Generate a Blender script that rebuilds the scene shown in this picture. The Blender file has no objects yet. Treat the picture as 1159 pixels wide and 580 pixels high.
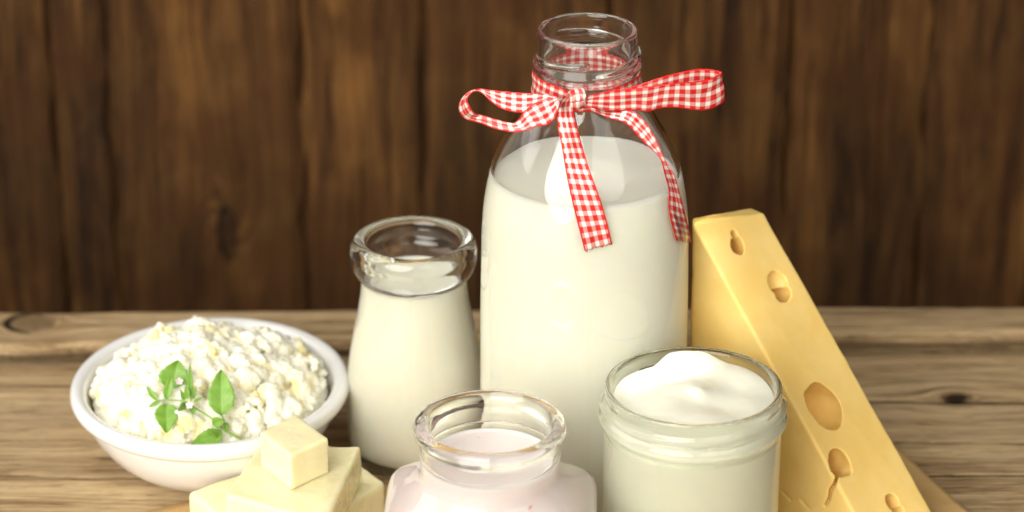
import bpy, bmesh, math, random
from mathutils import Vector, noise, Matrix
from mathutils.bvhtree import BVHTree
random.seed(7)
S = 0.01                                    # everything below is written in centimetres
sc = bpy.context.scene
col = sc.collection
R = math.radians

# ------------------------------------------------------------------ camera model (used to read measurements off the photo)
FPX, CXP, CYP, CAMH, CAMY = 3220., 579.5, 290., 65.3, -118.
PITCH = R(24); CP, SP = math.cos(PITCH), math.sin(PITCH)
CAM = Vector((0, CAMY, CAMH))
def ray(px, py):
    a = (px-CXP)/FPX; b = -(py-CYP)/FPX
    return Vector((a, CP+b*SP, -SP+b*CP))
def at_z(px, py, z):
    d = ray(px, py); return CAM + d*((z-CAMH)/d.z)
def at_y(px, py, y):
    d = ray(px, py); return CAM + d*((y-CAMY)/d.y)
def depth(p):
    return (p.y-CAMY)*CP - (p.z-CAMH)*SP

# ------------------------------------------------------------------ helpers
def tag(o, label=None, cat=None, group=None, kind=None):
    if label: o['label'] = label
    if cat: o['category'] = cat
    if group: o['group'] = group
    if kind: o['kind'] = kind
    return o
def empty(name, loc):
    o = bpy.data.objects.new(name, None); col.objects.link(o)
    o.empty_display_size = 0.02; o.location = Vector(loc)*S; return o
def mesh_obj(name, verts, faces, mat, parent=None, origin=(0,0,0), smooth=True, uvs=None, mats=None):
    og = Vector(origin)
    me = bpy.data.meshes.new(name)
    me.from_pydata([tuple((Vector(v)-og)*S) for v in verts], [], faces)
    if uvs:
        ul = me.uv_layers.new(name='UVMap')
        for l in me.loops: ul.data[l.index].uv = uvs[l.vertex_index]
    me.materials.append(mat)
    if mats:
        for m in mats: me.materials.append(m)
    if smooth: me.polygons.foreach_set('use_smooth', [True]*len(me.polygons))
    me.update()
    o = bpy.data.objects.new(name, me); col.objects.link(o)
    if parent: o.parent = parent
    else: o.location = og*S
    return o
def bake(o):
    """apply modifiers by evaluating the object"""
    dg = bpy.context.evaluated_depsgraph_get()
    bpy.context.view_layer.update(); dg.update()
    me = bpy.data.meshes.new_from_object(o.evaluated_get(dg))
    old = o.data; o.modifiers.clear(); o.data = me; me.name = old.name
    bpy.data.meshes.remove(old); return o
def displace(o, og, fn):
    me = o.data; n = len(me.vertices)
    co = [0.]*(3*n); me.vertices.foreach_get('co', co)
    nm = [0.]*(3*n); me.vertex_normals.foreach_get('vector', nm)
    for i in range(n):
        j = 3*i; p = Vector((co[j]/S+og.x, co[j+1]/S+og.y, co[j+2]/S+og.z))
        k = fn(p)*S
        co[j] += nm[j]*k; co[j+1] += nm[j+1]*k; co[j+2] += nm[j+2]*k
    me.vertices.foreach_set('co', co); me.update()
def crom(pts, n):
    """catmull-rom through tuples, n steps per span"""
    out = []
    P = [pts[0]] + list(pts) + [pts[-1]]
    for i in range(1, len(P)-2):
        for k in range(n):
            t = k/n
            out.append(tuple(0.5*((2*b)+(-a+c)*t+(2*a-5*b+4*c-d)*t*t+(-a+3*b-3*c+d)*t**3)
                       for a, b, c, d in zip(P[i-1], P[i], P[i+1], P[i+2])))
    out.append(tuple(pts[-1])); return out
def lathe(profile, c, nseg=128, fn=None, z0=0, close_top=True):
    """profile: (r,z) from axis to axis; fn(r,z,theta,i)->r,z"""
    V, F = [], []
    rings = []
    for i, (r, z) in enumerate(profile):
        if r < 1e-4:
            V.append((c[0], c[1], z+z0)); rings.append([len(V)-1]); continue
        ring = []
        for k in range(nseg):
            th = 2*math.pi*k/nseg; rr, zz = r, z
            if fn: rr, zz = fn(r, z, th, i)
            V.append((c[0]+rr*math.cos(th), c[1]+rr*math.sin(th), zz+z0)); ring.append(len(V)-1)
        rings.append(ring)
    for a, b in zip(rings, rings[1:]):
        if len(a) == 1 and len(b) == 1: continue
        for k in range(nseg):
            k2 = (k+1) % nseg
            if len(a) == 1: F.append((a[0], b[k2], b[k]))
            elif len(b) == 1: F.append((a[k], a[k2], b[0]))
            else: F.append((a[k], a[k2], b[k2], b[k]))
    return V, F

# ------------------------------------------------------------------ materials
def newmat(name):
    m = bpy.data.materials.new(name); m.use_nodes = True
    nt = m.node_tree; return m, nt, nt.nodes['Principled BSDF']
class N:
    def __init__(s, nt): s.nt = nt
    def add(s, t, **kw):
        n = s.nt.nodes.new(t)
        for k, v in kw.items(): setattr(n, k, v)
        return n
    def link(s, a, b): s.nt.links.new(a, b)
    def val(s, sock, v):
        if hasattr(v, 'is_linked') or isinstance(v, bpy.types.NodeSocket): s.link(v, sock)
        else: sock.default_value = v
    def math(s, op, a, b=None, c=None, clamp=False):
        n = s.add('ShaderNodeMath', operation=op, use_clamp=clamp)
        s.val(n.inputs[0], a)
        if b is not None: s.val(n.inputs[1], b)
        if c is not None: s.val(n.inputs[2], c)
        return n.outputs[0]
    def mapr(s, v, a, b, c=0., d=1.):
        n = s.add('ShaderNodeMapRange'); s.val(n.inputs[0], v)
        for i, x in enumerate((a, b, c, d)): n.inputs[i+1].default_value = x
        return n.outputs[0]
    def mix(s, f, a, b, mode='MIX'):
        n = s.add('ShaderNodeMix', data_type='RGBA', blend_type=mode)
        s.val(n.inputs[0], f)
        for i, x in ((6, a), (7, b)):
            if isinstance(x, tuple): n.inputs[i].default_value = (*x, 1)
            else: s.link(x, n.inputs[i])
        return n.outputs[2]
    def noise(s, vec, scale, detail=4, rough=.55, dist=0., dim='3D'):
        n = s.add('ShaderNodeTexNoise', noise_dimensions=dim)
        s.link(vec, n.inputs['Vector']); n.inputs['Scale'].default_value = scale
        n.inputs['Detail'].default_value = detail; n.inputs['Roughness'].default_value = rough
        n.inputs['Distortion'].default_value = dist; return n.outputs['Fac']
    def ramp(s, v, stops):
        n = s.add('ShaderNodeValToRGB'); s.link(v, n.inputs[0]); e = n.color_ramp.elements
        while len(e) < len(stops): e.new(.5)
        for q, (p, c) in zip(e, stops): q.position = p; q.color = (*c, 1)
        return n.outputs[0]
    def coord(s, scale=(1,1,1)):
        t = s.add('ShaderNodeTexCoord'); m = s.add('ShaderNodeMapping')
        s.link(t.outputs['Object'], m.inputs[0]); m.inputs['Scale'].default_value = [x*100 for x in scale]
        return m.outputs[0]                         # object space in centimetres
    def bump(s, h, strength, dist, bsdf, prev=None):
        n = s.add('ShaderNodeBump'); s.link(h, n.inputs['Height'])
        n.inputs['Strength'].default_value = strength; n.inputs['Distance'].default_value = dist*S
        if prev: s.link(prev, n.inputs['Normal'])
        s.link(n.outputs[0], bsdf.inputs['Normal']); return n.outputs[0]

def wood(name, along, cols, worn, fine=1.0, bumpd=.06, knots=(), stain=None, mea=1.1, st=1., blo=.42, wt=(.45,.35,.2), so=.8):
    """weathered plank wood with fibres along x or z; per-plank shift from face attribute 'plank'"""
    m, nt, b = newmat(name); n = N(nt)
    co = n.coord()
    at = n.add('ShaderNodeAttribute', attribute_name='plank')
    sh = n.add('ShaderNodeVectorMath', operation='SCALE'); sh.inputs[0].default_value = (37, 23, 51)
    n.link(at.outputs['Fac'], sh.inputs['Scale'])
    ad = n.add('ShaderNodeVectorMath', operation='ADD'); n.link(co, ad.inputs[0]); n.link(sh.outputs[0], ad.inputs[1])
    P = ad.outputs[0]
    # low frequency meander of the fibres
    def stretch(v, k):
        mp = n.add('ShaderNodeMapping'); n.link(v, mp.inputs[0])
        mp.inputs['Scale'].default_value = (k, 1, 1) if along == 'x' else (1, 1, k); return mp.outputs[0]
    mean = n.noise(stretch(P, .25), .22, 3)
    sep = n.add('ShaderNodeSeparateXYZ'); n.link(P, sep.inputs[0])
    sepc = n.add('ShaderNodeSeparateXYZ'); n.link(co, sepc.inputs[0])
    off = n.math('MULTIPLY', n.math('SUBTRACT', mean, .5), mea)
    kmask = None
    crack = None
    for (kx, ky, rx, ry, hole) in knots:          # fibres flow round each knot
        u = n.math('DIVIDE', n.math('SUBTRACT', sepc.outputs[0], kx), rx)
        w = n.math('DIVIDE', n.math('SUBTRACT', sepc.outputs[1 if along == 'x' else 2], ky), ry)
        rr = n.math('SQRT', n.math('ADD', n.math('MULTIPLY', u, u), n.math('MULTIPLY', w, w)))
        g = n.math('DIVIDE', n.math('MULTIPLY', w, ry*1.2), n.math('ADD', n.math('MULTIPLY', n.math('MULTIPLY', rr, rr), .5), .6))
        off = n.math('SUBTRACT', off, g)
        k = n.mapr(rr, 1.1, .8)
        nz = n.noise(co, 1.3, 3)
        if hole: cr = n.mapr(n.math('ADD', rr, n.math('MULTIPLY', nz, .9)), 1.25, .95)
        else:
            ring = n.mapr(n.math('ABSOLUTE', n.math('SUBTRACT', rr, .98)), .20, .06)
            cr = n.math('MULTIPLY', ring, n.mapr(n.math('ADD', n.math('MULTIPLY', u, .45), nz), .62, .40))
        crack = cr if crack is None else n.math('MAXIMUM', crack, cr)
        kmask = k if kmask is None else n.math('MAXIMUM', kmask, k)
    cb = n.add('ShaderNodeCombineXYZ')
    if along == 'x':
        n.link(sep.outputs[0], cb.inputs[0]); n.link(n.math('ADD', sep.outputs[1], off), cb.inputs[1]); n.link(sep.outputs[2], cb.inputs[2])
    else:
        n.link(n.math('ADD', sep.outputs[0], off), cb.inputs[0]); n.link(sep.outputs[1], cb.inputs[1]); n.link(sep.outputs[2], cb.inputs[2])
    Q = cb.outputs[0]
    broad = n.noise(stretch(Q, .05*st), .9, 5, .6)
    mid = n.noise(stretch(Q, .035*st), 3.2*fine, 5, .7)
    fib = n.noise(stretch(Q, .025*st), 13*fine, 4, .65)
    blot = n.noise(stretch(P, .5), .35, 4, .6)
    t = n.math('ADD', n.math('MULTIPLY', broad, wt[0]), n.math('ADD', n.math('MULTIPLY', mid, wt[1]), n.math('MULTIPLY', fib, wt[2])))
    c = n.ramp(t, [(.385, cols[0]), (.46, cols[1]), (.53, cols[2]), (.62, cols[3])])
    c = n.mix(n.mapr(blot, blo, .68, 0, .75), c, worn, 'MIX')
    if blo > .43:
        lv = n.mapr(n.noise(stretch(co, .35), .13, 3, .55), .38, .62, .55, 1.45)
        vs = n.add('ShaderNodeVectorMath', operation='SCALE'); n.link(c, vs.inputs[0]); n.link(lv, vs.inputs['Scale']); c = vs.outputs[0]
    # dark open fibres and splits
    split = n.mapr(n.noise(stretch(Q, .03), 5.5*fine, 4, .7), .40, .34)
    split2 = n.mapr(n.noise(stretch(Q, .018), 1.7*fine, 3, .5), .36, .31)
    split3 = n.mapr(n.noise(stretch(Q, .04), 16*fine, 3, .6), .38, .33)
    sp = n.math('MAXIMUM', n.math('MAXIMUM', n.math('MULTIPLY', split, .6), n.math('MULTIPLY', split3, .55)), split2)
    c = n.mix(n.math('MULTIPLY', sp, so), c, cols[0])
    c = n.mix(n.mapr(fib, .52, .7, 0, .35), c, tuple(min(1, x*1.7) for x in cols[3]))
    if kmask is not None:
        c = n.mix(n.math('MULTIPLY', kmask, .85), c, tuple(x*.55 for x in cols[1]))
    if stain: c = n.mix(n.mapr(n.noise(P, .18, 2), .45, .62, 0, .6), c, stain)
    if crack is not None:
        c = n.mix(crack, c, tuple(x*.35 for x in cols[0])); sp = n.math('MAXIMUM', sp, n.math('MULTIPLY', crack, 2.5))
    n.link(c, b.inputs['Base Color'])
    b.inputs['Roughness'].default_value = .75; b.inputs['Specular IOR Level'].default_value = .15
    h = n.math('SUBTRACT', n.math('ADD', n.math('MULTIPLY', mid, .8), n.math('MULTIPLY', fib, .55)), n.math('MULTIPLY', sp, .9))
    n.bump(h, .9, bumpd, b)
    return m

TABLE_KNOTS = ((-25.5, 18.4, 1.25, 1.15, False), (22.6, 11.3, .9, .75, True))
M_table = wood('weathered_table_wood', 'x', [(.065,.040,.018), (.28,.18,.088), (.44,.308,.16), (.58,.43,.24)], (.43,.31,.18), 1.0, .10, TABLE_KNOTS)
M_wall = wood('dark_wall_wood', 'z', [(.020,.0078,.002), (.046,.0185,.0045), (.074,.031,.0075), (.118,.053,.0135)], (.088,.040,.0105), .45, .16,
              ((-17.6, -5.4, .6, 1.8, False),), (.045,.016,.0035), 1.8, 1., .46, (.84,.11,.05), .4)

def glass(name, tint, rough=0.0, ior=1.47):
    m, nt, b = newmat(name)
    b.inputs['Base Color'].default_value = (*tint, 1); b.inputs['Transmission Weight'].default_value = 1
    b.inputs['Roughness'].default_value = rough; b.inputs['IOR'].default_value = ior
    return m
M_glass = glass('clear_glass', (.995, .998, .995))
M_glass2 = glass('greenish_glass', (.975, .988, .965))
M_glass4 = glass('green_jar_glass', (.925, .955, .89))
M_glass3 = glass('clear_jar_glass', (.985, .99, .98))

def sss(name, base, rough=.4, weight=.6, radius=(1,.7,.45), scale=.4, coat=0., spec=.5, ior=1.4):
    m, nt, b = newmat(name)
    b.inputs['Base Color'].default_value = (*base, 1); b.inputs['Roughness'].default_value = rough
    b.inputs['Subsurface Weight'].default_value = weight; b.inputs['Subsurface Radius'].default_value = radius
    b.inputs['Subsurface Scale'].default_value = scale*S; b.inputs['Coat Weight'].default_value = coat
    b.inputs['Specular IOR Level'].default_value = spec; b.inputs['IOR'].default_value = ior
    return m, nt, b
M_milk, _, _ = sss('white_milk', (.965,.94,.79), .3, .7, (1,.9,.7), 1.0)
M_cream, _, _ = sss('cream_milk', (.95,.90,.765), .35, .7, (1,.85,.6), .9)
M_pink, nt, b = sss('pink_yogurt_drink', (.95,.83,.80), .3, .6, (1,.7,.6), .7)
n = N(nt); co = n.coord()
sp = n.mapr(n.noise(co, 1.3, 3, .6), .70, .76)
c = n.mix(sp, (.95,.83,.80), (.80,.36,.38)); n.link(c, b.inputs['Base Color'])
M_yog, nt, b = sss('thick_white_yogurt', (.80,.785,.665), .24, .7, (1,.9,.7), .7)
n = N(nt); n.bump(n.noise(n.coord(), .6, 0, .5), .1, .1, b)
M_foam, _, _ = sss('milk_foam', (.93,.90,.82), .2, .3, (1,.9,.7), .1)
M_ceramic, nt, b = newmat('white_glazed_ceramic')
b.inputs['Base Color'].default_value = (.77,.77,.76,1); b.inputs['Roughness'].default_value = .14
b.inputs['Coat Weight'].default_value = .5; b.inputs['Coat Roughness'].default_value = .06
n = N(nt); n.bump(n.noise(n.coord(), .8, 2), .08, .05, b)

M_curd, nt, b = sss('cottage_curd', (.93,.90,.76), .5, .6, (1,.88,.6), .5, spec=.35)
n = N(nt); co = n.coord()
c = n.mix(n.mapr(n.noise(co, .8, 4, .6), .54, .66), (.84,.82,.68), (.84,.73,.36)); n.link(c, b.inputs['Base Color'])
n.bump(n.noise(co, 9, 3, .6), .35, .04, b)

M_butter, nt, b = sss('soft_butter', (.90,.80,.50), .33, .7, (1,.8,.35), .45)
n = N(nt); co = n.coord()
c = n.mix(n.mapr(n.noise(co, .7, 3), .4, .65), (.86,.79,.50), (.855,.775,.475)); n.link(c, b.inputs['Base Color'])
rg = n.mapr(n.noise(co, 1.2, 3), .4, .6, .14, .36); n.link(rg, b.inputs['Roughness'])
def stretched(n, k, sc_, d=3):
    mp = n.add('ShaderNodeMapping'); n.link(co, mp.inputs[0]); mp.inputs['Scale'].default_value = k; mp.inputs['Rotation'].default_value = (0,0,.8)
    return n.noise(mp.outputs[0], sc_, d, .5)
h = n.math('ADD', n.math('MULTIPLY', stretched(n, (.2,2,1), 1.2, 1), 1.), n.math('MULTIPLY', n.noise(co, 1.5, 1), .5))
n.bump(h, .14, .10, b)

M_cheese, nt, b = sss('hard_yellow_cheese', (.80,.56,.19), .44, .4, (1,.6,.18), .35)
n = N(nt); co = n.coord()
c = n.mix(n.mapr(n.noise(co, .35, 4, .6), .40, .64), (.82,.565,.17), (.85,.62,.22)); n.link(c, b.inputs['Base Color'])
h = n.math('ADD', n.math('MULTIPLY', n.noise(co, .8, 3), 1.), n.math('MULTIPLY', n.noise(co, 6, 4, .6), .12))
n.bump(h, .25, .07, b)

M_paper, nt, b = newmat('brown_baking_paper')
n = N(nt); co = n.coord()
c = n.mix(n.noise(co, .5, 5, .6), (.50,.30,.10), (.62,.43,.20)); n.link(c, b.inputs['Base Color'])
b.inputs['Roughness'].default_value = .5
n.bump(n.math('ADD', n.noise(co, .5, 3), n.math('MULTIPLY', n.noise(co, 6, 3), .1)), .6, .25, b)

def leafmat(name, a, bb):
    m, nt, b = newmat(name); n = N(nt)
    uv = n.add('ShaderNodeUVMap'); s = n.add('ShaderNodeSeparateXYZ'); n.link(uv.outputs[0], s.inputs[0])
    u, v = s.outputs[0], s.outputs[1]                      # u along 0..1, v across -1..1 (stored 0..1)
    av = n.math('ABSOLUTE', n.math('SUBTRACT', v, .5))
    midrib = n.mapr(av, .05, .0)
    ph = n.math('MULTIPLY', n.math('SUBTRACT', u, n.math('MULTIPLY', av, .55)), 7.)
    side = n.mapr(n.math('ABSOLUTE', n.math('SUBTRACT', n.math('FRACT', ph), .5)), .09, .0)
    vein = n.math('MAXIMUM', midrib, n.math('MULTIPLY', side, .6))
    c = n.mix(n.noise(n.coord(), 2.5, 3), a, bb)
    c = n.mix(n.math('MULTIPLY', vein, .55), c, (.28,.42,.10)); n.link(c, b.inputs['Base Color'])
    b.inputs['Roughness'].default_value = .42
    b.inputs['Subsurface Weight'].default_value = .25; b.inputs['Subsurface Scale'].default_value = .1*S
    b.inputs['Subsurface Radius'].default_value = (.4, 1, .1)
    n.bump(n.math('MULTIPLY', vein, -1.), .5, .03, b)
    return m
M_leaf = leafmat('green_herb_leaf', (.13,.27,.03), (.23,.40,.055))
M_stem, _, b = newmat('green_stem'); b.inputs['Base Color'].default_value = (.22,.38,.08,1); b.inputs['Roughness'].default_value = .5
M_petal, _, b = newmat('pale_petal'); b.inputs['Base Color'].default_value = (.80,.66,.66,1); b.inputs['Roughness'].default_value = .6
M_dry, _, b = newmat('dry_petal'); b.inputs['Base Color'].default_value = (.72,.62,.42,1)

M_ging, nt, b = newmat('red_gingham_weave')
n = N(nt); uv = n.add('ShaderNodeUVMap'); s = n.add('ShaderNodeSeparateXYZ'); n.link(uv.outputs[0], s.inputs[0])
u, v = s.outputs[0], s.outputs[1]                           # both in centimetres
RW = 1.25
def stripe(x, period, phase, duty):
    f = n.math('FRACT', n.math('ADD', n.math('DIVIDE', x, period), phase))
    d = n.math('ABSOLUTE', n.math('SUBTRACT', f, .5))
    return n.mapr(d, duty/2+.03, duty/2-.03)                # 1 = white thread
wv = stripe(v, .37, .5-(RW/2)/.37, .44)
wu = stripe(u, .47, 0., .44)
both = n.math('MULTIPLY', wv, wu)
one = n.math('SUBTRACT', n.math('MAXIMUM', wv, wu), both)
tw = n.math('FRACT', n.math('ADD', n.math('MULTIPLY', u, 14.), n.math('MULTIPLY', v, 20.)))
twm = n.mapr(n.math('ABSOLUTE', n.math('SUBTRACT', tw, .5)), .17, .27)
red, white = (.50,.009,.007), (.69,.64,.57)
c = n.mix(n.math('MULTIPLY', one, n.math('ADD', n.math('MULTIPLY', twm, .42), .10)), red, white)
c = n.mix(both, c, white)
edge = n.math('MAXIMUM', n.mapr(v, .07, .05), n.mapr(v, RW-.07, RW-.05))
c = n.mix(edge, c, red)
n.link(c, b.inputs['Base Color']); b.inputs['Roughness'].default_value = .55
b.inputs['Specular IOR Level'].default_value = .25
thr = n.math('ADD', n.math('SINE', n.math('MULTIPLY', u, 180.)), n.math('SINE', n.math('MULTIPLY', v, 180.)))
n.bump(thr, .35, .012, b)

# ------------------------------------------------------------------ setting: table and wall
def plank_mesh(name, planks, mat, along, nx=150, ny=10, label=''):
    """planks: (x0,x1, y0a,y0b, y1a,y1b, z0,z1, seed): edges vary linearly + wobble"""
    V, F, A = [], [], []
    for (x0, x1, ya0, ya1, yb0, yb1, zt, th, seed) in planks:
        def wob(x, k, amp=.12 if along == 'x' else .3): return amp*(noise.noise(Vector((x*.25, k*7.1, seed*3.3)))*1.4 + .35*noise.noise(Vector((x*1.1, k*3.7, seed))))
        base = len(V); cols_ = nx+1
        prof = []                                    # cross-section: front bottom, front top (rounded), top..., back
        e = .16 if along == 'x' else .22
        if along == 'x':
            uc = .66 if zt > .4 else .09            # front edge hollowed underneath, shaped so gaps between boards stay dark
            prof += [(0, .7, -th), (0, .7, -uc-.35), (0, .06, -uc), (0, 0, -uc*.8), (0, .0, -uc*.35), (0, .05, -.02), (0, .16, 0)]
        else:
            prof.append((0, 0, -th)); prof.append((0, 0, -e*1.6)); prof.append((0, e*.25, -e*.6)); prof.append((0, e, -.03))
        for j in range(1, ny): prof.append((1, j/ny, 0))
        prof.append((2, -e, -.03)); prof.append((2, -e*.25, -e*.6)); prof.append((2, 0, -e*1.6)); prof.append((2, 0, -th))
        for i in range(cols_):
            t = i/nx; x = x0+(x1-x0)*t
            a = ya0+(ya1-ya0)*t + wob(x, 1); bb = yb0+(yb1-yb0)*t + wob(x, 2)
            for (k, q, dz) in prof:
                y = a+q if k == 0 else (bb+q if k == 2 else a+(bb-a)*q)
                z = zt+dz+.06*noise.noise(Vector((x*.08, y*.35, seed*5.1)))
                V.append((x, y, z) if along == 'x' else (y, -z, x))
        m = len(prof)
        for i in range(nx):
            for j in range(m-1):
                p = base+i*m+j
                f = (p, p+m, p+m+1, p+1)
                F.append(f); A.append(seed)
        for i in (0, nx):
            f = [base+i*m+j for j in range(m)]
            F.append(tuple(f) if i == 0 else tuple(reversed(f))); A.append(seed)
    o = mesh_obj(name, V, F, mat)
    at = o.data.attributes.new('plank', 'FLOAT', 'FACE'); at.data.foreach_set('value', [float(a) for a in A])
    return o
g = .10
table = plank_mesh('table', [
    (-60, 60, 14.75, 18.2, 19.4, 20.9, .72, 3.0, 1.3),          # raised rear board
    (-60, 1.0, -8., -8., 14.3, 16.1, 0, 2.5, 2.1),          # wide weathered board on the left
    (1.2, 60, 11.15, 10.95, 16.1, 17.8, -.22, 2.5, 3.7),
    (1.2, 60, 6.6, 6.1, 10.85, 10.6, -.12, 2.5, 4.4),
    (1.2, 60, 3.1, 2.9, 6.45, 5.97, -.05, 2.5, 8.8),
    (1.2, 60, -8., -8., 2.9, 2.7, -.03, 2.5, 5.2),
    (-60, 60, -20, -20, -8.15, -8.15, 0, 2.5, 6.6),
    (-60, 60, -32, -32, -20.15, -20.15, -.02, 2.5, 7.9),
], M_table, 'x')
tag(table, 'weathered brown plank tabletop with a raised rear board and oval knots', None, None, 'structure')

# wall planks: along z, 'y' is x position, top faces camera
edges = [-60,-49,-38,-27.9,-24.5,-12.8,-5.4,6,16.9,25.2,37,48,60]
pl = []
for i in range(len(edges)-1):
    a, bb = edges[i], edges[i+1]
    gp = {3: .06, 2: .04, 4: .12, 5: .05, 6: .05}.get(i, .03); zt = -44+random.uniform(-.2,.2)
    l0 = random.uniform(-.25,.25)
    pl.append((-30, 60, a+gp, a+gp+.2*l0, bb-gp, bb-gp+.2*l0, zt, 1.5, 10.3+i*1.7))
pl.append((-31, 61, -61, -61, 61, 61, -44.7, 1.2, 9.1))      # backing behind the gaps
wall = plank_mesh('backdrop_wall', pl, M_wall, 'z', nx=120, ny=8)
tag(wall, 'dark brown weathered vertical plank wall behind the table', None, None, 'structure')

# ------------------------------------------------------------------ big milk bottle
BB = (3.3, 0.0)
bb_out = [(0,.35),(2.5,.3),(3.5,.02),(4.3,.05),(4.72,.55),(4.8,1.6),(4.8,4),(4.76,8),(4.72,12.3),(4.66,14.3),(4.54,15.6),(4.28,16.95),(3.98,17.8),(3.55,18.7),(3.05,19.55),(2.6,20.25),(2.33,20.75),(2.24,21.2),(2.25,21.55),(2.33,21.72),(2.41,21.9),(2.41,22.05),(2.33,22.22),(2.26,22.4),(2.24,22.9),(2.23,23.3),(2.2,23.5)]
bb_rim = [(2.12,23.62),(2.03,23.62),(1.96,23.5)]
bb_in = [(1.94,23.2),(1.94,22.2),(1.95,21.5),(2.05,20.9),(2.4,20.2),(2.85,19.5),(3.35,18.6),(3.78,17.7),(4.08,16.85),(4.33,15.5),(4.44,14.2),(4.5,12),(4.53,8),(4.55,2.0),(4.35,1.1),(3.6,.75),(0,.8)]
def prof_r(profile, z):
    for (r0, z0), (r1, z1) in zip(profile, profile[1:]):
        if z0 <= z <= z1 and z1 > z0: return r0+(r1-r0)*(z-z0)/(z1-z0)
    return profile[-1][0]
def bump1(x, w): return math.exp(-(x/w)**2)
def ridge(z, th, zc, pitch, t0, span, w, h):
    """a screw thread ridge starting at angle t0 climbing over span"""
    d = (th-t0) % (2*math.pi)
    if d > span: return 0
    fade = min(1, d/.18, (span-d)/.18)
    return h*fade*bump1(z-(zc+pitch*d/(2*math.pi)), w)
PI = math.pi
def bb_fn(r, z, th, i):
    if r > 2.15 and 21.9 < z < 23.45:
        r += ridge(z, th, 22.35, 1.3, R(200), R(70), .085, .15) + ridge(z, th, 22.1, 1.7, R(275), R(110), .09, .17)
        r += ridge(z, th, 22.55, 1.0, R(30), R(100), .085, .14)
    elif r < 2.0 and 22 < z < 23.3:
        r += -ridge(z, th, 22.7, .5, R(60), R(60), .10, .07)
    if r > 4 and z < 14: r += .02*noise.noise(Vector((math.cos(th)*1.5, math.sin(th)*1.5, z*.25)))
    return r, z
def refine(pts, step):
    out = [pts[0]]
    for a, b_ in zip(pts, pts[1:]):
        L = math.dist(a, b_); k = max(1, int(math.ceil(L/step)))
        for q in range(1, k+1): out.append((a[0]+(b_[0]-a[0])*q/k, a[1]+(b_[1]-a[1])*q/k))
    return out
def smooth_profile(p, n=5, step=.12):
    q = crom(p, n); q = [(max(0, r), z) for r, z in q]; q[0] = (0, q[0][1]); q[-1] = (0, q[-1][1])
    # drop near duplicates
    out = [q[0]]
    for a in q[1:]:
        if math.dist(a, out[-1]) > .015: out.append(a)
    if out[-1][0] > 1e-4: out.append(q[-1])
    return refine(out, step)
Z0 = .07                                     # thickness of the paper under the group
V, F = lathe(smooth_profile(bb_out+bb_rim+bb_in, 5, .09), BB, 160, bb_fn, Z0)
o = mesh_obj('milk_bottle', V, F, M_glass, origin=(*BB, Z0))
tag(o, 'tall clear glass milk bottle with screw neck, tied with a gingham bow', 'bottle')

def liquid(name, inner_up, level, c, mat, menis=.08, fn=None, top=None, z0=Z0, over=.03, seg=128):
    """body of liquid: inner_up = inner wall profile from bottom to top"""
    pts = [(0, inner_up[0][1]-over)]
    for r, z in inner_up:
        if z < level-.05 and r > .01: pts.append((r+over, z-(over if r < 4 and z < 1.2 else 0)))
    rl = prof_r(inner_up, level)+over
    pts = refine(pts, .3)
    pts += [(rl, level+menis), (rl-.06, level+menis*.75), (rl-.14, level+menis*.25), (rl-.26, level+.0)]
    k = 14
    for q in range(1, k): pts.append(((rl-.26)*(1-q/k), level))
    pts.append((0, level))
    V, F = lathe(pts, c, seg, fn, z0)
    return mesh_obj(name, V, F, mat, origin=(c[0], c[1], z0))
o = liquid('milk', list(reversed(crom(bb_in, 4))), 16.8, BB, M_milk, .10)
tag(o, 'white milk filling the tall bottle up to its shoulder', 'milk')

# ------------------------------------------------------------------ small cream bottle
SB = (-4.66, 5.15)
sb_out = [(0,.3),(1.8,.25),(2.6,0),(3.0,.12),(3.26,.6),(3.32,1.8),(3.30,3.5),(3.2,4.9),(2.96,6.3),(2.73,7.4),(2.58,8.3),(2.52,8.95),(2.56,9.2),(2.74,9.42),(2.92,9.75),(3.0,10.2),(3.0,10.6),(2.9,10.93),(2.68,11.12),(2.42,11.1),(2.26,10.92)]
sb_in = [(2.2,10.6),(2.2,10.25),(2.12,9.95),(2.1,9.5),(2.16,9.0),(2.26,8.3),(2.45,7.4),(2.68,6.3),(2.93,4.9),(3.03,3.5),(3.05,1.8),(2.95,.9),(2.4,.55),(0,.5)]
sb_out = [(r, z*1.025) for r, z in sb_out]; sb_in = [(r, z*1.025) for r, z in sb_in]
V, F = lathe(smooth_profile(sb_out+sb_in, 6, .14), SB, 128, None, 0)
o = mesh_obj('milk_bottle', V, F, M_glass2, origin=(*SB, 0))
tag(o, 'small clear glass bottle with a thick rolled rim, beside the white bowl', 'bottle')
o = liquid('cream', list(reversed(crom(sb_in, 4))), 9.45, SB, M_cream, .08, z0=0)
tag(o, 'creamy milk inside the small bottle with the thick rolled rim', 'cream')
cream = o
V, F = [], []
for k in range(46):
    th = random.uniform(R(170), R(370)) if k < 34 else random.uniform(0, 6.28)
    rr = 1.98-abs(random.gauss(0, .12)); r = random.uniform(.05, .16)
    bm = bmesh.new(); bmesh.ops.create_uvsphere(bm, u_segments=12, v_segments=8, radius=r)
    b0 = len(V)
    for v in bm.verts: V.append((SB[0]+rr*math.cos(th)+v.co.x, SB[1]+rr*math.sin(th)+v.co.y, 9.47+v.co.z*.7))
    for f in bm.faces: F.append(tuple(b0+v.index for v in f.verts))
    bm.free()
fo = mesh_obj('foam', V, F, M_foam, cream, (*SB, 0))

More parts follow.
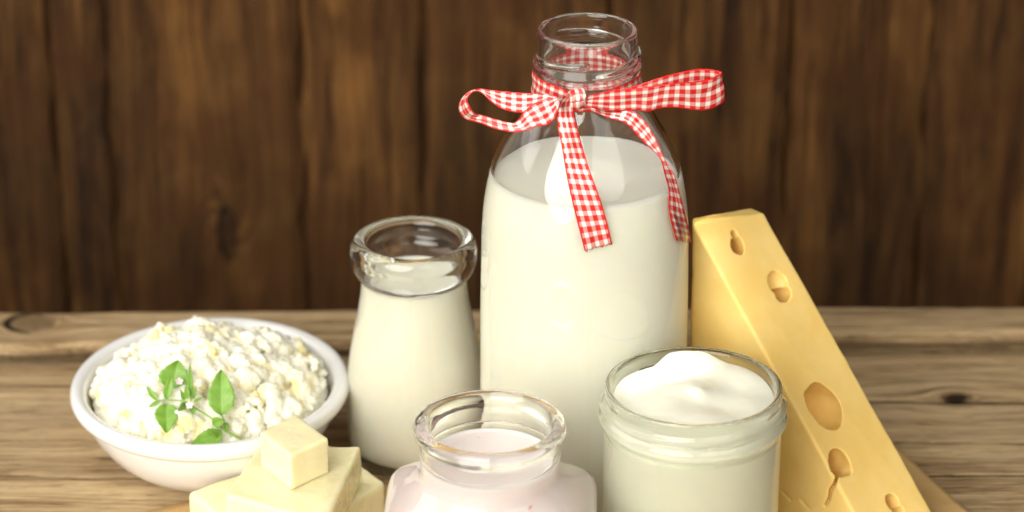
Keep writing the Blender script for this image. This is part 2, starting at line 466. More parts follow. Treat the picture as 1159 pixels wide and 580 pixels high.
# ------------------------------------------------------------------ yogurt jar
YB = (7.84, -8.1)
yb_out = [(0,.4),(2.6,.35),(3.3,.02),(3.68,.15),(3.84,.6),(3.86,1.5),(3.86,4.5),(3.86,7.9),(3.88,8.36),(3.97,8.58),(4.08,8.72),(4.09,8.86),(3.99,9.02),(3.88,9.14),(3.85,9.4),(3.85,9.8),(3.86,10.03),(3.82,10.18)]
yb_rim = [(3.74,10.22),(3.62,10.17),(3.54,10.03)]
yb_in = [(3.50,9.7),(3.46,9.2),(3.46,8.6),(3.54,7.7),(3.56,4),(3.56,1.2),(3.3,.75),(2.6,.65),(0,.6)]
def yb_fn(r, z, th, i):
    if r > 3.8 and 8.6 < z < 10.0:
        r += ridge(z, th, 9.18, .9, R(150), R(150), .065, .20) + ridge(z, th, 9.12, .9, R(275), R(120), .065, .21)
        r += ridge(z, th, 9.2, .7, R(40), R(90), .075, .15)
    return r, z
V, F = lathe(smooth_profile(yb_out+yb_rim+yb_in, 5, .09), YB, 160, yb_fn, Z0)
o = mesh_obj('glass_jar', V, F, M_glass4, origin=(*YB, Z0))
tag(o, 'round glass jar with screw thread, full of thick white yogurt', 'jar')
# yogurt body with a swirled, peaked top
def yog_h(x, y, r):
    th = math.atan2(y, x); rr = r/3.56
    spiral = math.sin(th*1.0 - rr*7.0 + .6)*.09*(1-rr*.5)
    h = 9.58+.10*(1-rr) + spiral
    h += .16*bump1(math.hypot(x-0.15, y-.3), 1.2)
    d = math.degrees(th)
    sm = lambda a, b_, v: (lambda t: t*t*(3-2*t))(max(0., min(1., (v-a)/(b_-a))))
    A_ = sm(118, 103, d)*(.30*sm(0, 55, d)+.70*sm(58, 86, d)) if d > 0 else 0
    h += (.50+.05*noise.noise(Vector((x*2, y*2, 6))))*A_*(.15*sm(.6, 3.0, r)+.85*sm(2.0, 3.4, r))
    h += .16*noise.noise(Vector((x*.5, y*.5, 3.3))) + .012*noise.noise(Vector((x*2.6, y*2.6, 1.3)))
    h += .07*bump1(math.hypot(x-.25, y-.15), .3)
    h -= .18*bump1(math.hypot(x-1.2, y+.9), .8)
    return h
prof = [(0,.57),(2.6,.62),(3.3,.72),(3.59,1.2)]+[(3.59, z) for z in (2,4,6,7.4)]+[(3.52,8.1),(3.49,8.6)]
kk = 34
def yog_fn(r, z, th, i):
    if z >= 9:
        x, y = r*math.cos(th), r*math.sin(th); h = yog_h(x, y, r)

        # smear over the back rim
        return r, h
    return r, z
prof += [(3.50, 9.)] + [(3.49*(1-q/kk), 9.) for q in range(0, kk)] + [(0, yog_h(0,0,0))]
V, F = lathe(prof, YB, 128, yog_fn, Z0)
o = mesh_obj('yogurt', V, F, M_yog, origin=(*YB, Z0))
tag(o, 'thick white yogurt with a swirled peak filling the round screw-thread jar', 'yogurt')

# ------------------------------------------------------------------ square pink jar
PB = (-.93, -11.3)
pb_out = [(0,.3),(3.2,.25),(3.9,.02),(4.35,.2),(4.52,.7),(4.55,2),(4.55,5.4),(4.53,5.85),(4.42,6.15),(4.12,6.45),(3.72,6.8),(3.32,7.18),(3.05,7.5),(2.96,7.8),(2.95,8.2),(2.95,8.5),(3.0,8.58),(2.95,8.66),(2.95,8.9),(2.96,9.2),(3.0,9.38),(3.12,9.5),(3.22,9.62),(3.25,9.8),(3.21,9.95)]
pb_rim = [(3.1,10.03),(2.8,10.04),(2.62,9.97),(2.52,9.8)]
pb_in = [(2.52,9.6),(2.6,9.3),(2.66,9.0),(2.66,8.2),(2.70,7.82),(2.92,7.42),(3.4,6.95),(3.85,6.55),(4.1,6.1),(4.22,5.5),(4.24,2),(4.15,.9),(3.4,.6),(0,.55)]
def sq(a, th, n_=7.):
    c_, s_ = abs(math.cos(th)), abs(math.sin(th))/.80
    return a/((c_**n_+s_**n_)**(1/n_))
def pb_fn(r, z, th, i):
    t = (7.8-z)/1.8; t = max(0, min(1, t)); t = t*t*(3-2*t)
    if z < .6: pass
    return r*(1-t)+sq(r, th+R(2))*t, z
V, F = lathe(smooth_profile(pb_out+pb_rim+pb_in, 6, .14), PB, 192, pb_fn, Z0)
o = mesh_obj('glass_jar', V, F, M_glass3, origin=(*PB, Z0))
tag(o, 'square-shouldered glass jar with a round flared rim holding pink drink', 'jar')
o = liquid('yogurt_drink', list(reversed(crom(pb_in, 4))), 8.3, PB, M_pink, .10, fn=pb_fn, seg=192)
tag(o, 'pale pink fruit yogurt drink inside the square-shouldered jar', 'yogurt drink')

# ------------------------------------------------------------------ bowl of cottage cheese
WB = (-14.52, 4.6); WBS = 1.09               # the bowl is slightly oval
wb = [(0,.25),(2.6,.25),(2.8,.0),(3.3,.0),(3.6,.16),(4.3,.62),(5.0,1.25),(5.6,2.1),(5.98,2.9),(6.1,3.25),(6.28,3.38),(6.5,3.55),(6.6,3.85),(6.52,4.13),(6.3,4.25),(6.02,4.18),(5.82,3.95),(5.68,3.5),(5.35,2.6),(4.6,1.6),(3.2,.8),(0,.6)]
V, F = lathe(smooth_profile(wb, 5, .2), WB, 160, None, 0)
o = mesh_obj('bowl', V, F, M_ceramic, origin=(*WB, 0)); o.scale.y = WBS; o.scale.x = 1.015
tag(o, 'round white glazed ceramic bowl heaped with cottage cheese', 'bowl')

def heap(x, y):
    r = math.hypot(x, y)
    h = 3.6 + 2.1*max(0, 1-(r/5.6)**1.9) + .45*noise.noise(Vector((x*.5, y*.5, 8)))
    return h
prof = [(0,.9),(3.2,1.05),(4.5,1.8),(5.3,2.6),(5.62,3.4)]
V, F = lathe(prof+[(5.62*(1-k/16), 0) for k in range(1,16)]+[(0,heap(0,0)-.25)], WB, 64,
             lambda r,z,th,i: (r, heap(r*math.cos(th), r*math.sin(th))-.12) if (z == 0) else (r, z), 0)
rng = random.Random(11)
ib = bmesh.new(); bmesh.ops.create_icosphere(ib, subdivisions=2, radius=1)
ICO_V = [v.co.copy() for v in ib.verts]; ICO_F = [tuple(v.index for v in f.verts) for f in ib.faces]; ib.free()
BV, BF = [], []
def blob(bm, c, r, sub):
    m = Matrix.Translation(c) @ Matrix.Rotation(rng.uniform(0,6.28), 4, Vector((rng.uniform(-1,1), rng.uniform(-1,1), rng.uniform(-1,1))).normalized()) \
        @ Matrix.Diagonal((r*rng.uniform(.8,1.35), r*rng.uniform(.7,1.1), r*rng.uniform(.65,1.05), 1))
    b0 = len(BV)
    BV.extend(m @ v for v in ICO_V); BF.extend(tuple(b0+i for i in f) for f in ICO_F)
for k in range(1000):
    r = 5.5*math.sqrt(rng.random()); th = rng.uniform(0, 6.2832)
    x, y = r*math.cos(th), r*math.sin(th)
    clump = noise.noise(Vector((x*.8, y*.8, 21)))
    z = heap(x, y)+rng.uniform(-.3, .1)+.75*max(0, clump)
    rad = rng.choice((.15,.2,.27,.36,.46,.56)) * (1 if r < 5 else .8)
    blob(bm, (WB[0]+x, WB[1]+y, z), rad, 1)
for k in range(60):                          # larger lumps with crumbs on them
    r = 4.6*math.sqrt(rng.random()); th = rng.uniform(0, 6.2832)
    x, y = r*math.cos(th), r*math.sin(th); z = heap(x, y)
    R0 = rng.uniform(.35, .8)
    for q in range(int(16+R0*40)):
        d = Vector((rng.gauss(0,1), rng.gauss(0,1), rng.gauss(.4,1))).normalized()*R0*rng.uniform(.5,.95)
        blob(bm, (WB[0]+x+d.x, WB[1]+y+d.y, z+.12+d.z*.75), rng.uniform(.09,.26), 1)
b0 = len(BV); BV += V; BF += [tuple(b0+i for i in f) for f in F]
me = bpy.data.meshes.new('cottage_cheese')
me.from_pydata([tuple((Vector(v)-Vector((*WB, 0)))*S) for v in BV], [], BF)
cur = bpy.data.objects.new('cottage_cheese', me); col.objects.link(cur); cur.location = Vector((*WB, 0))*S
me.materials.append(M_curd)
md = cur.modifiers.new('r', 'REMESH'); md.mode = 'VOXEL'; md.voxel_size = .05*S; md.use_smooth_shade = True
tx = bpy.data.textures.new('curd_noise', 'CLOUDS'); tx.noise_scale = .3*S; tx.noise_depth = 5
d1 = cur.modifiers.new('d', 'DISPLACE'); d1.texture = tx; d1.texture_coords = 'LOCAL'; d1.strength = .20*S; d1.mid_level = .5
bake(cur)
if not cur.data.materials: cur.data.materials.append(M_curd)
cur.scale.y = WBS
tag(cur, 'heap of crumbly white cottage cheese curds filling the white bowl', 'cottage cheese', None, 'stuff')

# ------------------------------------------------------------------ herb sprig on the curds
cme = cur.data
bv = BVHTree.FromPolygons([Vector((v.co.x/S, v.co.y/S*WBS, v.co.z/S))+Vector((*WB, 0)) for v in cme.vertices], [p.vertices for p in cme.polygons])
def on_curd(px, py, lift=.12):
    d = ray(px, py).normalized(); h = bv.ray_cast(CAM, d)
    if h[0] is None: return at_z(px, py, 4.6)
    return h[0]-d*lift
def zp(x, y): return (150+x/4.835, 395+y/4.835)
sprig = empty('herb_sprig', on_curd(*zp(345, 325)))
tag(sprig, 'fresh green herb sprig with small leaves and tiny flowers on the cottage cheese', 'herb')
SO = sprig.location/S
def tube(pts, r0, r1, seg=8):
    V, F = [], []; pts = [Vector(p) for p in crom([tuple(p) for p in pts], 5)]
    for i, p in enumerate(pts):
        t = (pts[min(i+1, len(pts)-1)]-pts[max(i-1, 0)]).normalized()
        a = t.orthogonal().normalized(); b_ = t.cross(a); r = r0+(r1-r0)*i/(len(pts)-1)
        for k in range(seg):
            th = 6.2832*k/seg; V.append(p+a*r*math.cos(th)+b_*r*math.sin(th))
    for i in range(len(pts)-1):
        for k in range(seg):
            k2 = (k+1) % seg; F.append((i*seg+k, i*seg+k2, (i+1)*seg+k2, (i+1)*seg+k))
    F.append(tuple(range(seg))); F.append(tuple(reversed([(len(pts)-1)*seg+k for k in range(seg)])))
    return V, F
stem_px = [(600,495),(510,450),(430,380),(345,325),(290,290),(200,280),(135,283)]
sp3 = [on_curd(*zp(*p), .42) for p in stem_px]
V, F = tube(sp3, .055, .03); mesh_obj('stem', V, F, M_stem, sprig, SO)
V, F = tube([on_curd(*zp(*p), .34) for p in [(512,452),(505,405),(487,362)]], .045, .03); mesh_obj('stem', V, F, M_stem, sprig, SO)
V, F = tube([on_curd(*zp(*p), .34) for p in [(345,325),(318,300),(322,270)]], .04, .03); mesh_obj('stem', V, F, M_stem, sprig, SO)
def leaf(b_px, t_px, w_px, lift=.3, tiplift=.35, curl=.25, serr=.10, ser_n=6, side=0., yaw=0):
    A = on_curd(*zp(*b_px), lift); T0 = on_curd(*zp(*t_px), lift)
    # keep tip at base depth-ish so leaves do not dive between the curds
    T = at_y(*zp(*t_px), A.y + (T0.y-A.y)*.8); T = T + (CAM-T).normalized()*tiplift
    ax = T-A; L = ax.length; ax.normalize()
    view = (CAM-A).normalized(); wd = ax.cross(view).normalized(); nrm = wd.cross(ax).normalized()
    if nrm.dot(view) < 0: nrm = -nrm
    wd = (wd+nrm*side).normalized()
    W = w_px/4.835/24.3/2*1.15
    nu, nv = 26, 10; V, F, U = [], [], []
    for i in range(nu+1):
        u = i/nu
        w = W*(math.sin(math.pi*min(1, u**.72))**.8)*(1-.1*u)
        if i == 0: w = W*.06
        if i == nu: w = .001
        s_ = abs((u*ser_n) % 1 - .15)
        w *= 1+serr*(1-s_*1.6)*(1 if .1 < u < .97 else 0)
        for j in range(nv+1):
            v = -1+2*j/nv
            cup = -curl*W*(1-abs(v))**1.3*.9 + .05*W*math.sin(u*18)*abs(v)
            bow = curl*L*.35*math.sin(u*2.6)
            p = A+ax*(L*u)+wd*(w*v)+nrm*(cup+bow*.6)
            V.append(p); U.append((u, (v+1)/2))
    m = nv+1
    for i in range(nu):
        for j in range(nv): F.append((i*m+j, (i+1)*m+j, (i+1)*m+j+1, i*m+j+1))
    o = mesh_obj('leaf', V, F, M_leaf, sprig, SO, uvs=U)
    md = o.modifiers.new('s', 'SOLIDIFY'); md.thickness = .02*S; md.offset = 0
for a in [((215,225),(250,62),150,.45,.5,.3), ((185,272),(212,150),48,.6,.7,.3), ((132,280),(76,207),30,.4,.4,.2), ((146,288),(86,320),24,.4,.3,.2),
          ((185,300),(186,462),112,.75,.6,.25), ((322,285),(314,78),24,.5,.7,.2), ((330,272),(350,215),22,.5,.6,.2), ((338,290),(378,266),14,.5,.5,.2),
          ((298,300),(245,343),34,.35,.3,.3), ((325,318),(335,360),34,.4,.35,.3), ((300,275),(295,190),26,.55,.7,.2), ((285,282),(262,222),22,.5,.6,.2),
          ((487,362),(484,114),128,.5,.6,.3), ((438,412),(497,388),56,.5,.5,.4), ((508,404),(512,458),34,.5,.5,.3), ((492,462),(318,522),80,.65,.5,.3),
          ((486,470),(430,448),42,.5,.5,.3), ((190,275),(172,228),22,.5,.5,.2)]:
    leaf(*a)
def flower(p_px, s, mat, lift=.7):
    c = on_curd(*zp(*p_px), lift); V, F = [], []
    for k in range(5):
        th = k*1.2566+.3; rad = Vector((math.cos(th), math.sin(th)*.5, math.sin(th)*.8+.1))
        t = Vector((-math.sin(th), math.cos(th)*.5, math.cos(th)*.8))
        b0 = len(V)
        for (a, w, o_) in ((.05,.15,0),(.5,.42,-.1),(.95,.38,-.25),(1.1,0.05,-.3)):
            for q in (-1, 0, 1): V.append(c+(rad*a+t*w*q+Vector((0, o_+.08*abs(q), 0)))*s)
        for i in range(3):
            for j in range(2): F.append((b0+i*3+j, b0+i*3+j+1, b0+i*3+j+4, b0+i*3+j+3))
    o = mesh_obj('flower', V, F, mat, sprig, SO)
    md = o.modifiers.new('s', 'SOLIDIFY'); md.thickness = .03*S
flower((257,178), .17, M_petal, .8); flower((313,308), .17, M_petal, .6); flower((385,470), .22, M_dry, .35); flower((335,488), .12, M_dry, .35)

# ------------------------------------------------------------------ butter
def block(name, top_px, ztop, h, label, seed, bev=.09, shrink=1.0, rough=.035, zb=None):
    """top_px: four image corners of the top face; makes a slightly uneven soft block"""
    T = [at_z(x, y, ztop) for x, y in top_px]
    c = sum(T, Vector())/4
    bm = bmesh.new()
    tv = [bm.verts.new(c+(p-c)) for p in T]; bv_ = [bm.verts.new(Vector((c.x+(p.x-c.x)*shrink, c.y+(p.y-c.y)*shrink, ztop-h))) for p in T]
    bm.faces.new(tv); bm.faces.new(list(reversed(bv_)))
    for i in range(4): bm.faces.new((tv[i], bv_[i], bv_[(i+1) % 4], tv[(i+1) % 4]))
    bmesh.ops.recalc_face_normals(bm, faces=bm.faces)
    bmesh.ops.bevel(bm, geom=list(bm.edges), offset=bev, segments=2, profile=.6, affect='EDGES')
    og = Vector((c.x, c.y, ztop-h))
    for v in bm.verts: v.co = (v.co-og)*S
    me = bpy.data.meshes.new(name); bm.to_mesh(me); bm.free()
    o = bpy.data.objects.new(name, me); col.objects.link(o); o.location = og*S
    me.materials.append(M_butter)
    md = o.modifiers.new('r', 'REMESH'); md.mode = 'VOXEL'; md.voxel_size = .07*S; md.use_smooth_shade = True
    sm = o.modifiers.new('sm', 'SMOOTH'); sm.iterations = 2
    bake(o)
    def fn(p):
        if p.z-og.z < .1: return 0
        k = rough*(noise.noise(p*.8+Vector((seed,0,0)))*1.6+noise.noise(p*1.7+Vector((0,seed,0)))*.4)
        # knife chatter marks
        k += .006*math.sin((p.x*.8+p.y*.6)*6+seed)*max(0, noise.noise(p*.5+Vector((0,0,seed))))
        return k
    displace(o, og, fn)
    if not o.data.materials: o.data.materials.append(M_butter)
    tag(o, label, 'butter', 'pieces of butter stacked on the paper')
    return o
BZ1, BZ2, BZ3 = 2.4, 4.3, 6.1
block('butter_slab', [(211,556),(372,500),(437,545),(300,625)], BZ1, BZ1-Z0, 'widest flat butter slab at the bottom of the butter stack', 1.3, .28)
block('butter_block', [(293,504),(409,504),(369,592),(254,560)], BZ2, BZ2-BZ1-.01, 'thick butter block with glossy top between the flat slab and small cube', 4.1, .18)
block('butter_cube', [(293,489),(335,468),(372,496),(328,516)], BZ3, BZ3-BZ2-.01, 'small butter cube on top of the butter stack', 7.7, .12, rough=.015)

# ------------------------------------------------------------------ cheese wedge
A = at_y(784, 252, 1.0); B = at_y(865, 241, 3.4); B2 = at_y(850, 235, 4.7); A2 = at_y(784, 247, 2.0)
C = at_z(999, 640, Z0); D = at_z(1072, 610, Z0); E = Vector((8.4, .9, Z0)); E2 = Vector((8.6, 2.2, Z0)); Fp = Vector((12.4, 5.2, Z0))
bm = bmesh.new()
for p in (A, B, B2, A2, C, D, E, E2, Fp): bm.verts.new(p)
bmesh.ops.convex_hull(bm, input=list(bm.verts))
bmesh.ops.recalc_face_normals(bm, faces=bm.faces)
bmesh.ops.bevel(bm, geom=[e for e in bm.edges if e.calc_face_angle(0) > .15], offset=.12, segments=2, profile=.6, affect='EDGES')
bmesh.ops.triangulate(bm, faces=bm.faces)
bh = BVHTree.FromBMesh(bm)
og = Vector((13, 0, Z0))
def to_obj(bm, name, mat=None):
    for v in bm.verts: v.co = (v.co-og)*S
    me = bpy.data.meshes.new(name); bm.to_mesh(me); bm.free()
    o = bpy.data.objects.new(name, me); col.objects.link(o); o.location = og*S
    if mat: me.materials.append(mat)
    return o
ch = to_obj(bm, 'cheese_wedge', M_cheese)
sl = (C-A).normalized(); tdir = (D-C).normalized(); nn = sl.cross(tdir).normalized()
if nn.y > 0: nn = -nn
tdir = nn.cross(sl).normalized()
if tdir.x < 0: tdir = -tdir
def hit(px, py): return bh.ray_cast(CAM, ray(px, py).normalized())[0]
cm = bmesh.new()
def hole(px, py, wpx, hpx, dep, sink=.15, tilt=0):
    p = hit(px, py)
    a = wpx*.0495/2; b_ = hpx*.04/2
    rot = Matrix((tdir, sl, nn)).transposed().to_4x4()
    m = Matrix.Translation(p-nn*sink) @ rot @ Matrix.Rotation(tilt, 4, 'Z') @ Matrix.Diagonal((a, b_, dep, 1))
    r = bmesh.ops.create_icosphere(cm, subdivisions=4, radius=1.0, matrix=m)
    for v in r['verts']: v.co += .10*noise.noise_vector(v.co*1.1)
hole(834, 278, 19, 25, 1.2, .6); hole(831, 267, 8, 15, .6, .1)
hole(880, 320, 22, 28, .5, .12, -.5); hole(887, 333, 21, 21, 1.3, .65)
hole(933, 459, 38, 64, 1.5, .65, -.1); hole(920, 452, 17, 36, 1.9, 1.2)
hole(950, 524, 26, 36, 1.4, .6, .2); hole(957, 530, 13, 24, 1.7, 1.0)
hole(1010, 568, 12, 20, 1.1, .4); hole(1017, 580, 13, 14, 1.1, .4)
def cutter(o, cmesh):
    bmesh.ops.recalc_face_normals(cmesh, faces=cmesh.faces); c = to_obj(cmesh, 'cutter'); md = o.modifiers.new('b', 'BOOLEAN'); md.operation = 'DIFFERENCE'; md.object = c; md.solver = 'EXACT'; md.use_self = True
    bake(o); bpy.data.objects.remove(c)
cutter(ch, cm)
# torn crack running down from the fourth hole
crack = [(947,538),(944,548),(939.5,554),(938.5,563),(934,571),(930,576.5),(919,577.5),(912,571),(906.5,564.5),(896,566),(886,556),(878,552)]
cw = [.10,.13,.14,.12,.10,.07,.06,.07,.09,.07,.06,.03]
cm = bmesh.new(); prev = None
cps = [hit(*p) for p in crack]
for i, (p, w) in enumerate(zip(cps, cw)):
    d2 = (cps[min(i+1, len(cps)-1)]-cps[max(i-1, 0)]).normalized(); vd = (p-CAM).normalized(); sd = d2.cross(vd).normalized()
    ring = [cm.verts.new(p-vd*.5+sd*w), cm.verts.new(p-vd*.5-sd*w), cm.verts.new(p+vd*.9-sd*w*.5+sd*.08), cm.verts.new(p+vd*.9+sd*w*.3+sd*.08)]
    if prev:
        for k in range(4): cm.faces.new((prev[k], prev[(k+1) % 4], ring[(k+1) % 4], ring[k]))
    else: cm.faces.new(list(reversed(ring)))
    prev = ring
cm.faces.new(prev); bmesh.ops.recalc_face_normals(cm, faces=cm.faces)
cutter(ch, cm)
md = ch.modifiers.new('r', 'REMESH'); md.mode = 'VOXEL'; md.voxel_size = .06*S; md.use_smooth_shade = True
sm = ch.modifiers.new('sm', 'SMOOTH'); sm.iterations = 1
bake(ch)
def fn(p):
    k = .06*noise.noise(p*.3)+.01*noise.noise(p*1.6)
    k += .018*math.sin(p.dot(sl)*5.)*max(0, noise.noise(p*.3+Vector((4,0,0)))+.2)
    return k if p.z > .3 else 0
displace(ch, og, fn)
if not ch.data.materials: ch.data.materials.append(M_cheese)
tag(ch, 'tall yellow cheese wedge with round holes and a torn crack, right of the bottles', 'cheese')

# ------------------------------------------------------------------ paper sheet
def inside(x, y, poly):
    c = False; j = len(poly)-1
    for i in range(len(poly)):
        (xi, yi), (xj, yj) = poly[i], poly[j]
        if (yi > y) != (yj > y) and x < (xj-xi)*(y-yi)/(yj-yi)+xi: c = not c
        j = i
    return c
edge_b = [(-24,-4.6),(-19.5,-2.2),(-17,-.95),(-15.3,-.05),(-12,1.0),(-8.5,1.6),(-5,2.0),(0,5.2),(6,7.2),(12,8.4),(16.6,8.3),(18.0,7.2),(18.75,5.6),(19.9,2.6),(21.3,-.8),(23.5,-5.0),(26,-9)]
eb = crom(edge_b, 8)
V, F = [], []
rows = 46
for (x, y) in eb:
    y2 = -26.
    for k in range(rows+1):
        t = k/rows; yy = y+(y2-y)*t
        xx = x + (min(max(x, -22), 24)-x)*t*.3
        ed = .10*math.exp(-t*12)*(1+noise.noise(Vector((x*.4, 3, 1)))) if abs(x) > 13 else 0
        z = .035+ed+ .05*max(0, noise.noise(Vector((xx*.35, yy*.35, 2))))*(1 if abs(xx) > 15 else .3)
        V.append((xx, yy, min(z, .065) if abs(xx) < 15 else z))
m = rows+1
for i in range(len(eb)-1):
    for k in range(rows): F.append((i*m+k, i*m+k+1, (i+1)*m+k+1, (i+1)*m+k))
o = mesh_obj('baking_paper', V, F, M_paper)
md = o.modifiers.new('s', 'SOLIDIFY'); md.thickness = .015*S
tag(o, 'sheet of light brown baking paper lying under the bottles and cheese', 'paper')

# ------------------------------------------------------------------ ribbon bow
bow = empty('ribbon_bow', (BB[0], BB[1]-2.6, 20.4))
tag(bow, 'red and white gingham ribbon bow tied around the tall bottle neck', 'ribbon')
BO = bow.location/S
outer = [(r, z+Z0) for r, z in crom(bb_out, 4)]
def rb(z): return prof_r(outer, z)
def hug(px, py, gap=.06):
    d = ray(px, py).normalized(); t = 100.; best = None
    while t < 150:
        p = CAM+d*t; q = math.hypot(p.x-BB[0], p.y-BB[1])-(rb(p.z)+gap)
        if best is None or q < best[0]: best = (q, p.copy())
        if q <= 0: return p
        t += .02
    return best[1]
def strip(name, sta, u0=0., sub=8, across=14, cup=.0):
    """sta: list of (edgeA, edgeB) 3D points"""
    pts = crom([tuple(a)+tuple(b_) for a, b_ in sta], sub)
    V, U, F = [], [], []; u = u0; last = None
    for i, q in enumerate(pts):
        a, b_ = Vector(q[:3]), Vector(q[3:]); mid = (a+b_)/2
        if last is not None: u += (mid-last).length
        last = mid
        nx = Vector(pts[min(i+1, len(pts)-1)][:3])-Vector(pts[max(i-1, 0)][:3])
        nrm = (b_-a).cross(nx); nrm = nrm.normalized() if nrm.length > 1e-6 else Vector((0,-1,0))
        for k in range(across+1):
            t = k/across
            V.append(a.lerp(b_, t)+nrm*(cup*math.sin(t*math.pi)+.035*math.sin(t*9+u*2.2)*math.sin(t*math.pi))); U.append((u, t*RW))
    m = across+1
    for i in range(len(pts)-1):
        for k in range(across): F.append((i*m+k, (i+1)*m+k, (i+1)*m+k+1, i*m+k+1))
    if name == 'tail':                       # ragged cut end
        dn = (V[-1]-V[-1-m]).normalized()
        for k in range(m): V[-1-k] = V[-1-k]+dn*random.choice((-.02, .05, .11, 0))
    o = mesh_obj(name, V, F, M_ging, bow, BO, uvs=U)
    md = o.modifiers.new('s', 'SOLIDIFY'); md.thickness = .022*S; md.offset = 0
    return o
def pair(a_px, b_px, y, sgn=1, W=RW):
    """edge points at depth y; when the photo shows the band narrower than it is, it is turned in depth"""
    a, b_ = at_y(*a_px, y), at_y(*b_px, y)
    w = (a-b_).length
    if w < W:
        e = math.sqrt(W*W-w*w)*.5*sgn*.9
        a, b_ = at_y(*a_px, y-e), at_y(*b_px, y+e)
    return a, b_
z4 = lambda x, y: (510+x/5.8, 70+y/5.8)
z5 = lambda x, y: (640+x/4.463, 60+y/4.463)
# band round the neck
zc = 21.17+Z0; st = []
for k in range(49):
    th = R(-90)+2*math.pi*k/48
    dip = -.22*math.exp(-((k-0)/4.)**2)-.22*math.exp(-((48-k)/4.)**2)
    pin = 1-.45*math.exp(-((k)/3.)**2)-.45*math.exp(-((48-k)/3.)**2)
    hw = RW*.5*.86*pin
    zt, zb = zc+hw+dip, zc-hw+dip-.02
    st.append((Vector((BB[0]+(rb(zt)+.05)*math.cos(th), BB[1]+(rb(zt)+.05)*math.sin(th), zt)), Vector((BB[0]+(rb(zb)+.05)*math.cos(th), BB[1]+(rb(zb)+.05)*math.sin(th), zb))))
st = [(a, b_) for a, b_ in st]
strip('neck_band', st, sub=3)
# left loop
L = [((706,232),(706,262),-2.75,0),((620,211),(600,290),-2.55,1),((480,205),(480,335),-2.35,1),((350,195),(350,315),-2.2,1),((250,184),(265,262),-2.1,1),
     ((180,178),(205,207),-2.1,1),((120,197),(158,194),-2.2,1),((75,240),(118,228),-2.4,1),((53,290),(110,258),-2.6,1),((65,345),(128,300),-2.8,1),((110,382),(155,335),-3.0,1),
     ((200,405),(205,350),-3.15,1),((290,440),(285,375),-3.25,1),((400,462),(380,400),-3.3,1),((480,457),(432,395),-3.3,1),((560,428),(490,320),-3.25,1),
     ((640,415),(560,268),-3.15,1),((690,360),(640,240),-3.0,1),((715,275),(703,235),-2.85,0)]
st = []
for i, (a, b_, y, k) in enumerate(L):
    sg = -1 if i < 11 else 1
    fade = {0:.0, 1:.35, 17:.5, 18:.0}.get(i, .55 if i < 5 else .8)
    a2, b2 = z4(*a), z4(*b_)
    p = pair(a2, b2, y, sg*1.0) if k else (at_y(*a2, y), at_y(*b2, y))
    q0 = (at_y(*a2, y), at_y(*b2, y))
    st.append((q0[0].lerp(p[0], fade), q0[1].lerp(p[1], fade)))
strip('loop', st, .1)
# right loop
L = [((80,228),(78,264),-2.85),((160,205),(150,280),-2.95),((250,188),(250,296),-3.05),((350,180),(350,290),-3.1),((430,170),(415,298),-3.1),((500,158),(480,280),-3.05),
     ((570,150),(560,278),-3.0),((640,146),(640,288),-2.95),((720,134),(700,291),-2.85),((765,115),(760,274),-2.7),((790,99),(804,240),-2.45),
     ((770,90),(785,215),-2.2),((720,82),(720,215),-2.1),((650,84),(640,215),-2.15),((570,101),(560,222),-2.25),((480,125),(470,235),-2.4),((400,152),(390,250),-2.5),((300,182),(290,262),-2.6),((160,208),(150,262),-2.7),((85,232),(85,255),-2.75)]
strip('loop', [(at_y(*z5(*a), y), at_y(*z5(*b_), y)) for a, b_, y in L], .3)
# front tail
T = [((645,106),(652,104)),((633,117),(649,115)),((630,130),(650,130)),((631.5,145),(654,146)),((636,168),(659.5,167)),((640,192),(668,194)),((646,222),(678.5,223)),((654,254),(687,251)),((661.5,284),(692.5,274))]
st = [(hug(*a, .10+.22*math.exp(-i/1.2)), hug(*b_, .10+.22*math.exp(-i/1.2))) for i, (a, b_) in enumerate(T)]
strip('tail', st, .2)
# side tail
T = [((664,117),(664,123)),((682,122.5),(684,132)),((713,125),(706,139)),((731,139),(719,151)),((742,157),(733,165)),((749,173),(743,174)),((755,185),(749,184)),((763.5,199),(752.5,198)),((769.5,219),(757,216)),((777,248),(757.5,241)),((782,274),(765,271))]
st = []
for i, (a, b_) in enumerate(T):
    gp = .09+.2*math.exp(-i/1.)
    pa, pb = hug(*a, gp), hug(*b_, gp)
    w = (pa-pb).length
    if w < 1.0 and i > 1:
        e = math.sqrt(1.0-w*w)*.55; pb = pb+(CAM-pb).normalized()*e
    st.append((pa, pb))
strip('tail', st, .4)
# frayed cut end threads on the front tail
# knot: a small wrapped band over the crossing
kc = at_y(654, 112, -2.86)
V, F, U = [], [], []
nu, nv = 28, 14
for i in range(nu+1):
    th = 2*math.pi*i/nu
    for j in range(nv+1):
        v = -1+2*j/nv
        rx, rz = .36, .46
        pinch = 1-.25*v*v
        x = v*.32+.05*math.sin(th*2); y = -math.cos(th)*.34*pinch; z = math.sin(th)*rz*pinch
        p = Vector((x, y, z)); p = Matrix.Rotation(R(-14), 3, 'Y') @ p
        p += .04*Vector((0, -1, 0))*math.sin(v*8+th*1.5)
        V.append(kc+p); U.append((.11+i/nu*2.1, .25+(v+1)/2*.75))
m = nv+1
for i in range(nu):
    for j in range(nv): F.append((i*m+j, (i+1)*m+j, (i+1)*m+j+1, i*m+j+1))
o = mesh_obj('knot', V, F, M_ging, bow, BO, uvs=U)
md = o.modifiers.new('s', 'SOLIDIFY'); md.thickness = .03*S

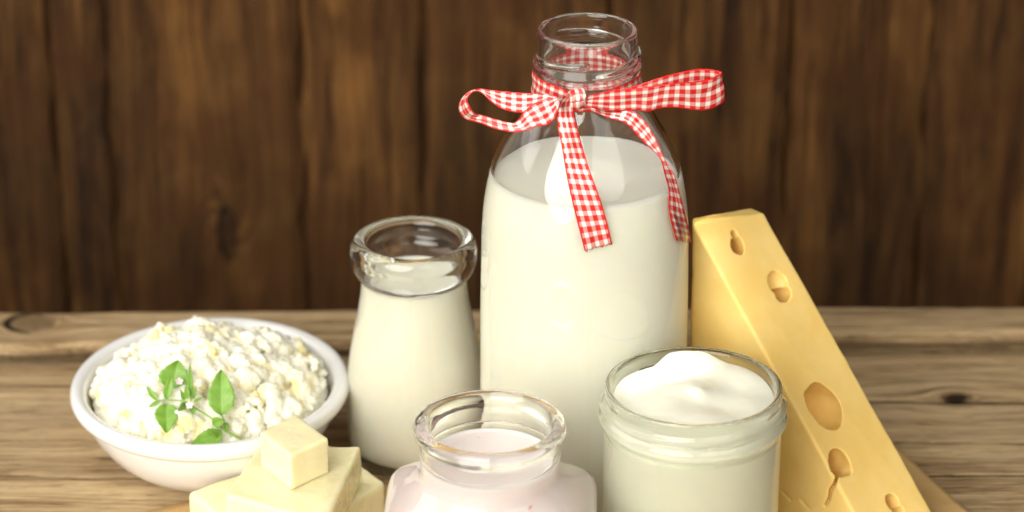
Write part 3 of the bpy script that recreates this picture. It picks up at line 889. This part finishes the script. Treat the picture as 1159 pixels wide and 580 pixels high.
# ------------------------------------------------------------------ lamps
def area(name, loc, target, size, power, colr, sy=None):
    l = bpy.data.lights.new(name, 'AREA'); l.energy = power; l.color = colr; l.size = size*S; l.shape = 'DISK' if not sy else 'RECTANGLE'
    if sy: l.shape = 'RECTANGLE'; l.size_y = sy*S
    o = bpy.data.objects.new(name, l); col.objects.link(o); o.location = Vector(loc)*S
    d = Vector(target)-Vector(loc); o.rotation_euler = d.to_track_quat('-Z', 'Y').to_euler(); return o
area('key_light', (-92, 18, 96), (-2, 2, 6), 100, 7.2, (1, .975, .92), 120)
area('front_left_fill', (-120, -235, 118), (0, 0, 8), 260, 100, (1, .97, .90))  # soft fill added from front-left to lift the milk sides, no window
area('front_fill', (90, -150, 110), (0, 0, 6), 140, 8., (1, .95, .86))
gl = area('added_milk_beam', (2.0, 6, 105), (3.2, -.2, 17), 7, .10, (1, .975, .93)); gl.data.spread = R(7)  # narrow overhead lamp added to brighten the tall bottle's milk surface
w = bpy.data.worlds.new('World'); sc.world = w; w.use_nodes = True
bg = w.node_tree.nodes['Background']; bg.inputs[0].default_value = (1, .96, .88, 1); bg.inputs[1].default_value = .17

# ------------------------------------------------------------------ camera
cam = bpy.data.cameras.new('camera'); co_ = bpy.data.objects.new('camera', cam); col.objects.link(co_)
co_.location = CAM*S; co_.rotation_euler = (R(90)-PITCH, 0, 0)
cam.sensor_width = 36; cam.lens = FPX/1159*36; cam.clip_start = .05; cam.clip_end = 20
cam.dof.use_dof = True; cam.dof.focus_distance = depth(Vector((3, -4, 14)))*S; cam.dof.aperture_fstop = 6.7
sc.camera = co_
sc.render.engine = 'CYCLES'
cy = sc.cycles
cy.max_bounces = 24; cy.diffuse_bounces = 6; cy.glossy_bounces = 10; cy.transmission_bounces = 20; cy.transparent_max_bounces = 8
cy.caustics_reflective = True; cy.caustics_refractive = True; cy.blur_glossy = .3; cy.sample_clamp_indirect = 12
cy.use_denoising = True
sc.view_settings.view_transform = 'Standard'; sc.view_settings.look = 'None'; sc.view_settings.exposure = 0.4; sc.view_settings.gamma = 1
